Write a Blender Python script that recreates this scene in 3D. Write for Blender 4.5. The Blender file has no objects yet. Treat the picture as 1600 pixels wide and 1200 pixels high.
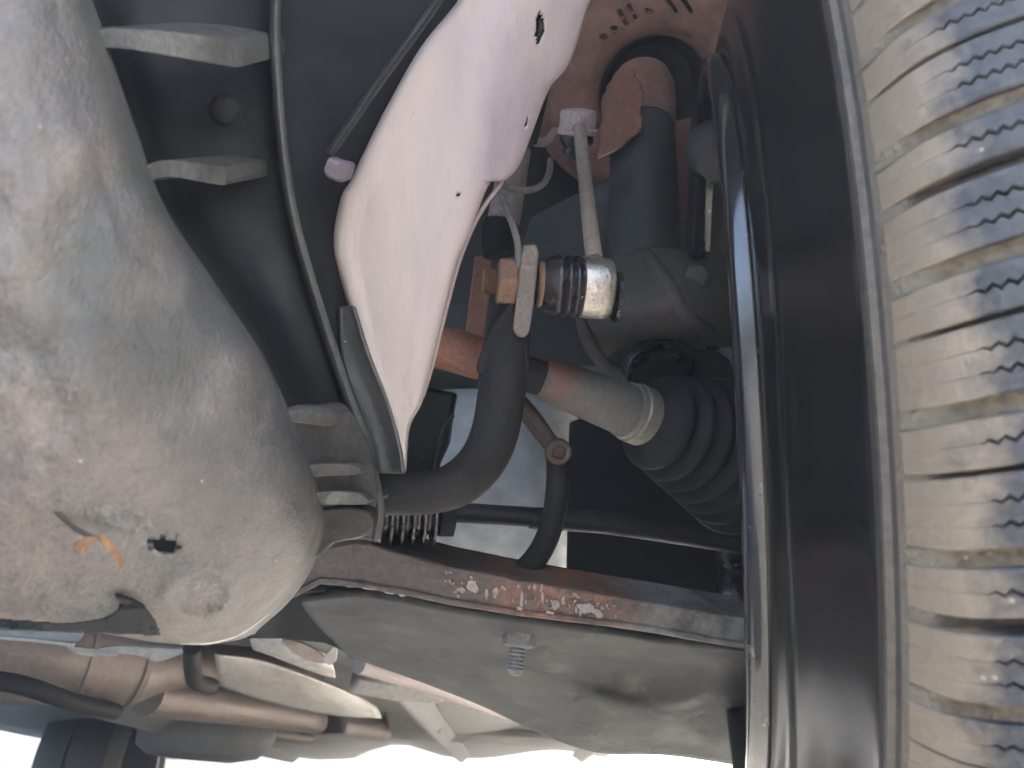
import bpy, bmesh, math, random
from mathutils import Vector, Matrix, noise as mnoise
from mathutils.bvhtree import BVHTree

random.seed(7)
SC = bpy.context.scene
COL = SC.collection

# ------------------------------------------------------------------ camera, sky, sun, exposure
PITCH = math.radians(26.0)
CAM_H = 0.31
FPX = 1200.0
cam_d = bpy.data.cameras.new('camera')
cam = bpy.data.objects.new('camera', cam_d); COL.objects.link(cam)
cam.location = (0, 0, CAM_H)
cam.rotation_euler = (math.radians(90) + PITCH, 0, 0)
cam_d.sensor_width = 36.0
cam_d.lens = 36.0 * FPX / 1600.0
cam_d.clip_start = 0.01
cam_d.clip_end = 500
cam_d.dof.use_dof = True
cam_d.dof.focus_distance = 0.40
cam_d.dof.aperture_fstop = 19.0
SC.camera = cam

SUN_EL = math.radians(28); SUN_AZ = math.radians(58)       # azimuth from +Y towards +X: the sun stands beyond the wheel
w = bpy.data.worlds.new('World'); SC.world = w; w.use_nodes = True
nt = w.node_tree
bg = nt.nodes['Background']
sky = nt.nodes.new('ShaderNodeTexSky'); sky.sky_type = 'NISHITA'; sky.sun_disc = False
sky.sun_elevation = SUN_EL; sky.sun_rotation = SUN_AZ
sky.dust_density = 4.0; sky.air_density = .9; sky.ozone_density = 1.0
nt.links.new(sky.outputs[0], bg.inputs[0]); bg.inputs[1].default_value = 0.15
sl = bpy.data.lights.new('sun', 'SUN'); sl.energy = 5.0; sl.angle = math.radians(0.5); sl.color = (1, .93, .84)
so = bpy.data.objects.new('sun', sl); COL.objects.link(so)
sd = Vector((math.sin(SUN_AZ) * math.cos(SUN_EL), math.cos(SUN_AZ) * math.cos(SUN_EL), math.sin(SUN_EL)))
so.rotation_euler = sd.to_track_quat('Z', 'Y').to_euler(); so.location = sd * 5
SC.view_settings.view_transform = 'Standard'; SC.view_settings.look = 'None'
SC.view_settings.gamma = 1.0; SC.view_settings.use_curve_mapping = False
SC.view_settings.exposure = 4.3
SC.cycles.use_denoising = True
SC.cycles.max_bounces = 6; SC.cycles.diffuse_bounces = 4; SC.cycles.glossy_bounces = 3
SC.cycles.volume_bounces = 0; SC.cycles.caustics_reflective = False; SC.cycles.caustics_refractive = False
SC.cycles.use_adaptive_sampling = True; SC.cycles.adaptive_threshold = .02

# ------------------------------------------------------------------ points
CP, SP = math.cos(PITCH), math.sin(PITCH)
def c2w(v):                                    # metres right / ahead / up of the lens -> world
    x, y, z = v
    return Vector((x, y * CP - z * SP, y * SP + z * CP + CAM_H))
def d2w(v):
    x, y, z = v
    return Vector((x, y * CP - z * SP, y * SP + z * CP))
def CC(px, py, d):
    return Vector(((px - 800) / FPX * d, d, (600 - py) / FPX * d))
def P(px, py, d):
    return c2w(CC(px, py, d))

def catmull(pts, n, closed=False):
    out = []; N = len(pts); pts = [Vector(p) for p in pts]
    segs = N if closed else N - 1
    for i in range(segs):
        p1, p2 = pts[i], pts[(i + 1) % N]
        p0 = pts[(i - 1) % N] if closed or i > 0 else p1 * 2 - p2
        p3 = pts[(i + 2) % N] if closed or i < N - 2 else p2 * 2 - p1
        for k in range(n):
            t = k / n
            out.append(.5 * ((2 * p1) + (p2 - p0) * t + (2 * p0 - 5 * p1 + 4 * p2 - p3) * t * t + (3 * p1 - p0 - 3 * p2 + p3) * t ** 3))
    if not closed: out.append(pts[-1])
    return out
def in_poly(x, y, poly):
    c = False; j = len(poly) - 1
    for i in range(len(poly)):
        xi, yi = poly[i][0], poly[i][1]; xj, yj = poly[j][0], poly[j][1]
        if (yi > y) != (yj > y) and x < (xj - xi) * (y - yi) / (yj - yi) + xi: c = not c
        j = i
    return c

# ------------------------------------------------------------------ objects
OFF = {}
def tag(o, label, cat, group=None):
    o['label'] = label; o['category'] = cat
    if group: o['group'] = group
    return o
def thing(name, label, cat, loc):
    o = bpy.data.objects.new(name, None); COL.objects.link(o)
    o.empty_display_size = .02; o.location = loc; OFF[o] = Vector(loc)
    return tag(o, label, cat)
def link(name, me, material, parent=None, kind=None, off=None):
    o = bpy.data.objects.new(name, me); COL.objects.link(o)
    if material: me.materials.append(material)
    if parent is not None:
        o.parent = parent
    OFF[o] = off if off is not None else Vector((0, 0, 0))
    if kind: o['kind'] = kind
    return o
def finish(name, bm, material, parent=None, smooth=40, bevel=0, solid=0, sub=0, origin=None):
    """bm in world coordinates -> one mesh object, its origin at the parent's base"""
    off = OFF[parent] if parent is not None else (Vector(origin) if origin is not None else Vector((0, 0, 0)))
    for v in bm.verts: v.co -= off
    bmesh.ops.recalc_face_normals(bm, faces=bm.faces)
    me = bpy.data.meshes.new(name); bm.to_mesh(me); bm.free()
    if smooth:
        for p in me.polygons: p.use_smooth = True
        me.set_sharp_from_angle(angle=math.radians(smooth))
    o = link(name, me, material, parent, off=off)
    if parent is None: o.location = off
    if solid:
        m = o.modifiers.new('thickness', 'SOLIDIFY'); m.thickness = solid; m.offset = 0
    if bevel:
        m = o.modifiers.new('bevel', 'BEVEL'); m.width = bevel; m.segments = 2; m.limit_method = 'ANGLE'; m.angle_limit = math.radians(35)
        m.use_clamp_overlap = True
    return o

def ring_frame(t, ref):
    a = t.cross(ref)
    if a.length < 1e-5: a = t.cross(Vector((.3, .8, .5)))
    a.normalize(); return a, t.cross(a).normalized()
def tube_bm(pts, rad, seg=14, n=6, bm=None, flat=None, cap=True):
    """pts: world points; rad: radius or list; flat: (sx, sy) section squash"""
    bm = bm or bmesh.new()
    if not isinstance(rad, (list, tuple)): rad = [rad] * len(pts)
    pr = catmull([Vector((*p, )) for p in pts], n) if n > 1 else [Vector(p) for p in pts]
    rr = catmull([Vector((r, 0, 0)) for r in rad], n) if n > 1 else [Vector((r, 0, 0)) for r in rad]
    rings = []; prev = None
    for i, p in enumerate(pr):
        t = (pr[min(i + 1, len(pr) - 1)] - pr[max(i - 1, 0)]).normalized()
        if prev is None:
            a, b = ring_frame(t, Vector((0, 0, 1)) if abs(t.z) < .9 else Vector((1, 0, 0)))
        else:
            a = (prev - t * prev.dot(t)).normalized(); b = t.cross(a).normalized()
        prev = a
        r = rr[i].x
        rings.append([bm.verts.new(p + (a * math.cos(2 * math.pi * k / seg) * (flat[0] if flat else 1) + b * math.sin(2 * math.pi * k / seg) * (flat[1] if flat else 1)) * r) for k in range(seg)])
    for i in range(len(rings) - 1):
        for k in range(seg):
            bm.faces.new((rings[i][k], rings[i][(k + 1) % seg], rings[i + 1][(k + 1) % seg], rings[i + 1][k]))
    if cap:
        bm.faces.new(rings[0][::-1]); bm.faces.new(rings[-1])
    return bm
def pp(l): return [P(*q) for q in l]
def tube(name, pts, rad, material, parent, seg=14, n=6, flat=None):
    return finish(name, tube_bm(pp(pts), rad, seg, n, flat=flat), material, parent, smooth=50)
def lathe_bm(origin, axis, prof, seg=40, bm=None, ref=None, close=True):
    """prof: list of (along, radius); origin and axis in world"""
    bm = bm or bmesh.new(); axis = Vector(axis).normalized()
    a, b = ring_frame(axis, ref or (Vector((0, 0, 1)) if abs(axis.z) < .9 else Vector((1, 0, 0))))
    rings = []
    for s, r in prof:
        c = origin + axis * s
        if r < 1e-6: rings.append([bm.verts.new(c)])
        else: rings.append([bm.verts.new(c + (a * math.cos(2 * math.pi * k / seg) + b * math.sin(2 * math.pi * k / seg)) * r) for k in range(seg)])
    for i in range(len(rings) - 1):
        A, B = rings[i], rings[i + 1]
        for k in range(seg):
            k2 = (k + 1) % seg
            if len(A) == 1 and len(B) == 1: continue
            if len(A) == 1: bm.faces.new((A[0], B[k2], B[k]))
            elif len(B) == 1: bm.faces.new((A[k], A[k2], B[0]))
            else: bm.faces.new((A[k], A[k2], B[k2], B[k]))
    if close:
        if len(rings[0]) > 1: bm.faces.new(rings[0][::-1])
        if len(rings[-1]) > 1: bm.faces.new(rings[-1])
    return bm
def prism_bm(poly, ext=(0, .01, 0), d=None, sm=0, bm=None):
    """outline of (px, py, d) swept along ext (metres right, ahead, up of the lens)"""
    bm = bm or bmesh.new()
    pts = [Vector((q[0], q[1], q[2] if len(q) > 2 else d)) for q in poly]
    if sm: pts = catmull(pts, sm, True)
    e = d2w(ext)
    f = [bm.verts.new(P(*q)) for q in pts]; g = [bm.verts.new(v.co + e) for v in f]
    n = len(f)
    F = bm.faces.new(f); G = bm.faces.new(g[::-1])
    for i in range(n): bm.faces.new((f[i], g[i], g[(i + 1) % n], f[(i + 1) % n]))
    bmesh.ops.triangulate(bm, faces=[F, G])
    return bm
def prism(name, poly, material, parent, ext=(0, .01, 0), d=None, sm=0, bevel=0, smooth=35):
    return finish(name, prism_bm(poly, ext, d, sm), material, parent, smooth=smooth, bevel=bevel)
def grid_bm(rows, nu=8, nv=8, disp=None, holes=()):
    """rows of control points (px, py, d) -> smooth sheet; holes: outlines in (px, py)"""
    bm = bmesh.new()
    rr = [catmull(r, nu) for r in rows]
    cols = [catmull([r[j] for r in rr], nv) for j in range(len(rr[0]))]
    W, H = len(cols), len(cols[0])
    V = [[None] * H for _ in range(W)]
    for i in range(W):
        for j in range(H):
            q = cols[i][j]
            dd = disp(q.x, q.y) if disp else 0
            V[i][j] = bm.verts.new(P(q.x, q.y, q.z + dd))
    for i in range(W - 1):
        for j in range(H - 1):
            if holes:
                q = (cols[i][j] + cols[i + 1][j + 1]) / 2
                if any(in_poly(q.x, q.y, h) for h in holes): continue
            bm.faces.new((V[i][j], V[i + 1][j], V[i + 1][j + 1], V[i][j + 1]))
    return bm
def grid(name, rows, material, parent, nu=8, nv=8, solid=.0015, disp=None, holes=(), smooth=60):
    return finish(name, grid_bm(rows, nu, nv, disp, holes), material, parent, smooth=smooth, solid=solid)
def patch_bm(poly, dfun, step=3.0, jag=1.5):
    bm = bmesh.new(); x0 = min(q[0] for q in poly); x1 = max(q[0] for q in poly); y0 = min(q[1] for q in poly); y1 = max(q[1] for q in poly)
    nx = int((x1 - x0) / step) + 2; ny = int((y1 - y0) / step) + 2; V = {}
    def vert(i, j):
        if (i, j) not in V:
            x = x0 + i * step; y = y0 + j * step
            V[i, j] = bm.verts.new(P(x + mnoise.noise(Vector((x * .2, y * .2, 1))) * jag, y + mnoise.noise(Vector((x * .2, y * .2, 7))) * jag, dfun(x, y)))
        return V[i, j]
    for i in range(nx):
        for j in range(ny):
            if in_poly(x0 + (i + .5) * step, y0 + (j + .5) * step, poly):
                bm.faces.new((vert(i, j), vert(i + 1, j), vert(i + 1, j + 1), vert(i, j + 1)))
    return bm
def hit(bvh, px, py, default):
    o = Vector((0, 0, CAM_H)); r = bvh.ray_cast(o, (P(px, py, 1) - o).normalized())
    if r[0] is None: return default
    v = r[0] - o; return v.y * CP + v.z * SP
def hexnut_bm(origin, axis, r, h, bm=None, roll=0):
    bm = bm or bmesh.new(); axis = Vector(axis).normalized()
    a, b = ring_frame(axis, Vector((0, 0, 1)))
    rings = []
    for s, q in ((0, .9), (h * .1, 1), (h * .9, 1), (h, .9)):
        rings.append([bm.verts.new(origin + axis * s + (a * math.cos(math.pi / 3 * k + roll) + b * math.sin(math.pi / 3 * k + roll)) * r * q) for k in range(6)])
    for i in range(3):
        for k in range(6): bm.faces.new((rings[i][k], rings[i][(k + 1) % 6], rings[i + 1][(k + 1) % 6], rings[i + 1][k]))
    bm.faces.new(rings[0][::-1]); bm.faces.new(rings[-1])
    return bm

# ------------------------------------------------------------------ materials
def mat(name, base, second=None, scale=60, amount=.5, rough=.6, metal=0, bump=.2, bscale=None, third=None, t_scale=25, t_lo=.55, t_hi=.65,
        specks=None, sp_scale=180, sp_r=.12, spec=.5, stretch=(1, 1, 1), rvar=.15, coat=0, grain=1.0, lim=None, fourth=None, f_scale=40, f_lo=.4, f_hi=.6, f_lim=None):
    """noise-mottled paint, rust or dust; third = patches with their own shape; specks = grit dots"""
    m = bpy.data.materials.new(name); m.use_nodes = True
    N = m.node_tree.nodes; L = m.node_tree.links
    b = N['Principled BSDF']
    geo = N.new('ShaderNodeNewGeometry')
    mp = N.new('ShaderNodeVectorMath'); mp.operation = 'MULTIPLY'; mp.inputs[1].default_value = stretch
    L.new(geo.outputs['Position'], mp.inputs[0]); pos = mp.outputs[0]
    def nz(sc, det=6, ro=.6):
        n = N.new('ShaderNodeTexNoise'); n.inputs['Scale'].default_value = sc; n.inputs['Detail'].default_value = det; n.inputs['Roughness'].default_value = ro
        L.new(pos, n.inputs['Vector']); return n.outputs['Fac']
    def ramp(f, lo, hi):
        r = N.new('ShaderNodeMapRange'); r.inputs[1].default_value = lo; r.inputs[2].default_value = hi; L.new(f, r.inputs[0]); return r.outputs[0]
    def mix(f, a, c):
        x = N.new('ShaderNodeMix'); x.data_type = 'RGBA'
        L.new(f, x.inputs[0])
        for s, i in ((a, 6), (c, 7)):
            if isinstance(s, tuple): x.inputs[i].default_value = (*s, 1)
            else: L.new(s, x.inputs[i])
        return x.outputs[2]
    n1 = nz(scale)
    second = second or tuple(c * .6 for c in base)
    col = mix(ramp(n1, .5 - amount * .5, .5 + amount * .5), second, base)
    fine = nz(scale * 6, 3)
    col = mix(ramp(fine, .25, .8), tuple((1 - .45 * grain) * x for x in second), col) if amount > .3 and grain > 0 else col
    for third, t_scale, t_lo, t_hi, lim in ((third, t_scale, t_lo, t_hi, lim), (fourth, f_scale, f_lo, f_hi, f_lim)):
        if not third: continue
        f = ramp(nz(t_scale, 9, .68), t_lo, t_hi)
        if lim:                                     # patch only inside a band of world positions
            for ax, (a0, a1, a2, a3) in lim.items():
                s = N.new('ShaderNodeSeparateXYZ'); L.new(geo.outputs['Position'], s.inputs[0])
                up = ramp(s.outputs[ax], a0, a1); dn = ramp(s.outputs[ax], a3, a2)
                for q in (up, dn):
                    mm = N.new('ShaderNodeMath'); mm.operation = 'MULTIPLY'; L.new(f, mm.inputs[0]); L.new(q, mm.inputs[1]); f = mm.outputs[0]
        col = mix(f, col, third)
    if specks:
        vo = N.new('ShaderNodeTexVoronoi'); vo.inputs['Scale'].default_value = sp_scale; L.new(pos, vo.inputs['Vector'])
        s1 = ramp(vo.outputs['Distance'], sp_r, sp_r * .6)
        th = ramp(nz(sp_scale * .21, 2), .55, .6)
        mm = N.new('ShaderNodeMath'); mm.operation = 'MULTIPLY'; L.new(s1, mm.inputs[0]); L.new(th, mm.inputs[1])
        col = mix(mm.outputs[0], col, specks)
    L.new(col, b.inputs['Base Color'])
    rr = N.new('ShaderNodeMapRange'); rr.inputs[3].default_value = max(.03, rough - rvar); rr.inputs[4].default_value = min(1, rough + rvar)
    rr.inputs[1].default_value = .3; rr.inputs[2].default_value = .7
    L.new(n1, rr.inputs[0]); L.new(rr.outputs[0], b.inputs['Roughness'])
    b.inputs['Metallic'].default_value = metal
    b.inputs['Specular IOR Level'].default_value = spec
    if coat: b.inputs['Coat Weight'].default_value = coat; b.inputs['Coat Roughness'].default_value = .12
    if bump:
        bn = N.new('ShaderNodeBump'); bn.inputs['Strength'].default_value = bump; bn.inputs['Distance'].default_value = .002
        L.new(nz(bscale or scale * 4, 5), bn.inputs['Height']); L.new(bn.outputs[0], b.inputs['Normal'])
    return m

M = {}
M['tray'] = mat('dusty_shaded_plastic', (.19, .192, .182), (.095, .10, .094), 130, .8, .55, grain=1.7, bump=.45, bscale=800, third=(.225, .165, .135), t_scale=13, t_lo=.38, t_hi=.8, fourth=(.045, .045, .042), f_scale=34, f_lo=.22, f_hi=.55, f_lim={'X': (-.130, -.098, 1, 2), 'Z': (.335, .40, 2, 3)}, specks=(.34, .30, .25), sp_scale=230, sp_r=.09, stretch=(1, 1, .55))  # fourth colour paints shading into the upper right, towards the recess
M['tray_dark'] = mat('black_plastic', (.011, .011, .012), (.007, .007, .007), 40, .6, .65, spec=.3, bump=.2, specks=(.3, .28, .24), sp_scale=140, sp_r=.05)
M['tray_edge'] = mat('worn_plastic_edge', (.12, .117, .102), (.045, .044, .04), 60, .6, .5, bump=.3)
M['tray_mid'] = mat('grimy_plastic', (.075, .07, .062), (.03, .029, .027), 60, .8, .6, bump=.4)
M['clip'] = mat('mauve_clip', (.20, .165, .185), (.12, .10, .11), 60, .6, .5, bump=.2)
M['lip'] = mat('wet_black_plastic', (.012, .012, .012), (.009, .009, .009), 60, .5, .4, bump=.3, spec=.22)
M['rail'] = mat('primer_paint', (.40, .325, .285), (.355, .292, .258), 12, .9, grain=.12, rough=.55, bump=.12, bscale=400, third=(.16, .12, .15), t_scale=18, t_lo=.30, t_hi=.75, specks=(.20, .15, .14), sp_scale=190, sp_r=.10, stretch=(2.2, 1.0, .3), lim={'X': (-.045, -.012, .02, .05)}, fourth=(.23, .195, .185), f_scale=48, f_lo=.58, f_hi=.8)
M['liner'] = mat('liner_plastic', (.009, .0095, .011), (.006, .006, .007), 30, .6, .75, bump=.1, spec=.25)
M['olive'] = mat('dusty_rubber_edge', (.035, .034, .028), (.013, .013, .012), 60, .8, .5, bump=.3, specks=(.5, .48, .4), sp_scale=150, sp_r=.06)
M['bar'] = mat('black_bar_paint', (.026, .022, .020), (.014, .013, .012), 50, .7, .72, spec=.3, bump=.3, bscale=700, third=(.045, .02, .016), t_scale=14, t_lo=.55, t_hi=.8)
M['bar_end'] = mat('dusty_forged_steel', (.30, .24, .20), (.17, .14, .12), 90, .6, .75, bump=.3, bscale=500)
M['nut'] = mat('rusty_nut', (.34, .19, .12), (.20, .11, .07), 120, .6, .7, metal=.1, bump=.4)
M['rubber'] = mat('greasy_rubber', (.035, .025, .026), (.02, .017, .018), 80, .6, .28, bump=.15)
M['alu'] = mat('bright_zinc', (.72, .66, .58), (.55, .48, .41), 90, .5, .38, metal=.85, bump=.25, third=(.10, .09, .085), t_scale=60, t_lo=.58, t_hi=.66)
M['rod'] = mat('dusty_link_rod', (.42, .32, .24), (.30, .24, .2), 60, .6, .75, bump=.15)
M['cup'] = mat('pale_link_cup', (.50, .40, .38), (.36, .28, .27), 90, .6, .8, bump=.3)
M['shaft_rust'] = mat('rusted_shaft', (.42, .19, .11), (.24, .11, .07), 70, .7, .7, metal=.2, bump=.4, third=(.14, .09, .07), t_scale=50)
M['shaft'] = mat('grey_shaft', (.18, .165, .145), (.10, .095, .085), 60, .7, .6, metal=.1, bump=.2, third=(.13, .05, .038), t_scale=40, t_lo=.45, t_hi=.6, lim={'X': (-.05, .0, .028, .045)})
M['band'] = mat('boot_clamp', (.32, .29, .24), (.22, .2, .17), 60, .5, .5, metal=.3, bump=.15)
M['boot'] = mat('rubber_boot', (.014, .014, .015), (.009, .009, .009), 50, .6, .7, spec=.3, bump=.1)
M['cast'] = mat('dusty_casting', (.115, .095, .08), (.05, .043, .038), 50, .7, .75, bump=.35, bscale=300)
M['strut'] = mat('strut_grey', (.052, .049, .046), (.026, .025, .026), 30, .7, .6, bump=.15)
M['rust'] = mat('orange_rust', (.28, .11, .065), (.15, .065, .045), 40, .9, .8, bump=.5, third=(.10, .06, .05), t_scale=35, t_lo=.5, t_hi=.7)
M['dome'] = mat('dusty_spring_seat', (.34, .19, .145), (.13, .065, .05), 16, .8, .75, bump=.25)
M['dark'] = mat('matt_black', (.008, .008, .009), (.006, .006, .006), 40, .5, .8, bump=.1, spec=.2)
M['wing'] = mat('inner_wing', (.022, .021, .021), (.012, .012, .012), 12, .8, .7, bump=.15)
M['cable'] = mat('cable_grey', (.20, .18, .17), (.13, .12, .12), 60, .5, .5, bump=.1)
M['pipe'] = mat('pale_pipe', (.34, .28, .26), (.24, .19, .18), 40, .6, .6, bump=.1)
M['brown'] = mat('brown_bracket', (.13, .085, .06), (.07, .05, .04), 80, .7, .7, bump=.4)
M['arm'] = mat('control_arm_paint', (.17, .135, .115), (.085, .066, .057), 40, .8, .65, bump=.5, bscale=350, third=(.24, .105, .06), t_scale=75, t_lo=.42, t_hi=.62, lim={'X': (-.035, .0, .06, .085)}, fourth=(.24, .23, .205), f_scale=45, f_lo=.36, f_hi=.56, f_lim={'X': (.05, .09, .3, .4)})
M['flake'] = mat('bare_metal_flake', (.50, .44, .40), (.36, .28, .24), 90, .6, .6, bump=.3)
M['under'] = mat('arm_underside', (.06, .06, .056), (.03, .03, .028), 30, .9, .75, fourth=(.105, .098, .085), f_scale=28, f_lo=.55, f_hi=.75, bump=.25, specks=(.35, .32, .28), sp_scale=120, sp_r=.07)
M['grime'] = mat('grimy_bolt', (.28, .26, .24), (.16, .15, .14), 120, .7, .7, bump=.5)
M['shield'] = mat('heat_shield', (.62, .58, .52), (.45, .42, .38), 18, .7, .45, metal=.3, bump=.15)
M['exhaust'] = mat('exhaust_steel', (.40, .33, .28), (.24, .19, .16), 20, .7, .5, metal=.3, bump=.15)
M['floor'] = mat('underbody_coat', (.44, .43, .41), (.30, .295, .28), 8, .8, .7, bump=.15)
M['gear'] = mat('gearbox_alloy', (.40, .42, .44), (.30, .31, .31), 9, .8, .5, bump=.1)
M['siding'] = mat('pale_panel', (.62, .58, .56), (.5, .47, .46), 20, .6, .6, bump=.05)
M['ground'] = mat('concrete', (.43, .435, .43), (.34, .345, .34), 3, .8, .9, bump=.3, bscale=90)
M['rim'] = mat('black_rim_paint', (.010, .010, .012), (.014, .013, .013), 60, .3, .16, bump=0, fourth=(.05, .044, .037), f_scale=22, f_lo=.55, f_hi=.9, third=(.10, .09, .075), t_scale=140, t_lo=.62, t_hi=.68, coat=.5, rvar=.08)
M['alloy'] = mat('silver_alloy', (.5, .52, .56), (.4, .42, .46), 20, .5, .3, metal=.6, bump=.05)
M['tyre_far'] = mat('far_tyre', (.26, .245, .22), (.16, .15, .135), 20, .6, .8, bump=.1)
M['scuff'] = mat('scuffed_plastic', (.24, .235, .22), (.12, .115, .11), 90, .7, .5, bump=.5)
M['edge'] = mat('pale_dust_bead', (.145, .118, .092), (.07, .058, .046), 60, .7, .7, bump=.2)
M['leaf'] = mat('dry_leaf', (.24, .125, .055), (.14, .07, .035), 80, .6, .7, bump=.3)
M['twig'] = mat('dark_twig', (.05, .04, .03), (.03, .025, .02), 80, .6, .8, bump=.3)

def tyre_mat(name, base, second, dust, dust_full, dust_none, bump=.15):
    """rubber with dust on the shoulder: the dust follows the tyre's own width (object X)"""
    m = mat(name, base, second, 45, .8, .55, grain=1.3, bump=bump + .15, bscale=520, specks=(.36, .31, .25), sp_scale=240, sp_r=.17)
    N = m.node_tree.nodes; L = m.node_tree.links; b = N['Principled BSDF']
    tc = N.new('ShaderNodeTexCoord'); s = N.new('ShaderNodeSeparateXYZ'); L.new(tc.outputs['Object'], s.inputs[0])
    mr = N.new('ShaderNodeMapRange'); mr.inputs[1].default_value = dust_none; mr.inputs[2].default_value = dust_full; L.new(s.outputs['X'], mr.inputs[0])
    geo = N.new('ShaderNodeNewGeometry')
    c = mr.outputs[0]
    a = N.new('ShaderNodeMath'); a.operation = 'MULTIPLY_ADD'; a.inputs[1].default_value = 1.0; a.inputs[2].default_value = -.5; L.new(c, a.inputs[0]); c = a.outputs[0]
    for sc, amp in ((34, 1.1), (170, .6)):
        nz = N.new('ShaderNodeTexNoise'); nz.inputs['Scale'].default_value = sc; nz.inputs['Detail'].default_value = 8; nz.inputs['Roughness'].default_value = .65
        L.new(geo.outputs['Position'], nz.inputs['Vector'])
        q = N.new('ShaderNodeMath'); q.operation = 'MULTIPLY_ADD'; q.inputs[1].default_value = amp; L.new(nz.outputs['Fac'], q.inputs[0]); L.new(c, q.inputs[2]); c = q.outputs[0]
    r = N.new('ShaderNodeMapRange'); r.inputs[1].default_value = .62; r.inputs[2].default_value = .98; L.new(c, r.inputs[0])
    old = b.inputs['Base Color'].links[0].from_socket
    x = N.new('ShaderNodeMix'); x.data_type = 'RGBA'; L.new(r.outputs[0], x.inputs[0]); L.new(old, x.inputs[6]); x.inputs[7].default_value = (*dust, 1)
    L.new(x.outputs[2], b.inputs['Base Color'])
    return m
M['block'] = tyre_mat('tread_rubber', (.082, .083, .092), (.026, .027, .033), (.205, .160, .112), .028, .057)
M['carcass'] = tyre_mat('muddy_groove', (.10, .076, .046), (.04, .031, .022), (.15, .12, .088), .032, .040, .4)
M['mud'] = tyre_mat('packed_mud', (.22, .165, .095), (.10, .078, .05), (.17, .14, .10), .030, .044, .5)
M['side'] = mat('sidewall_rubber', (.008, .008, .0095), (.010, .010, .010), 40, .3, .20, bump=0, spec=.42, coat=0, rvar=.02, specks=(.2, .18, .15), sp_scale=220, sp_r=.05)
M['shoulder'] = mat('dusty_shoulder', (.06, .048, .039), (.022, .019, .017), 60, .7, .7, bump=.3)

# ------------------------------------------------------------------ setting: ground
bm = bmesh.new(); bmesh.ops.create_grid(bm, x_segments=4, y_segments=4, size=20)
g = finish('ground', bm, M['ground'], None, smooth=0); g['kind'] = 'structure'

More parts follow.
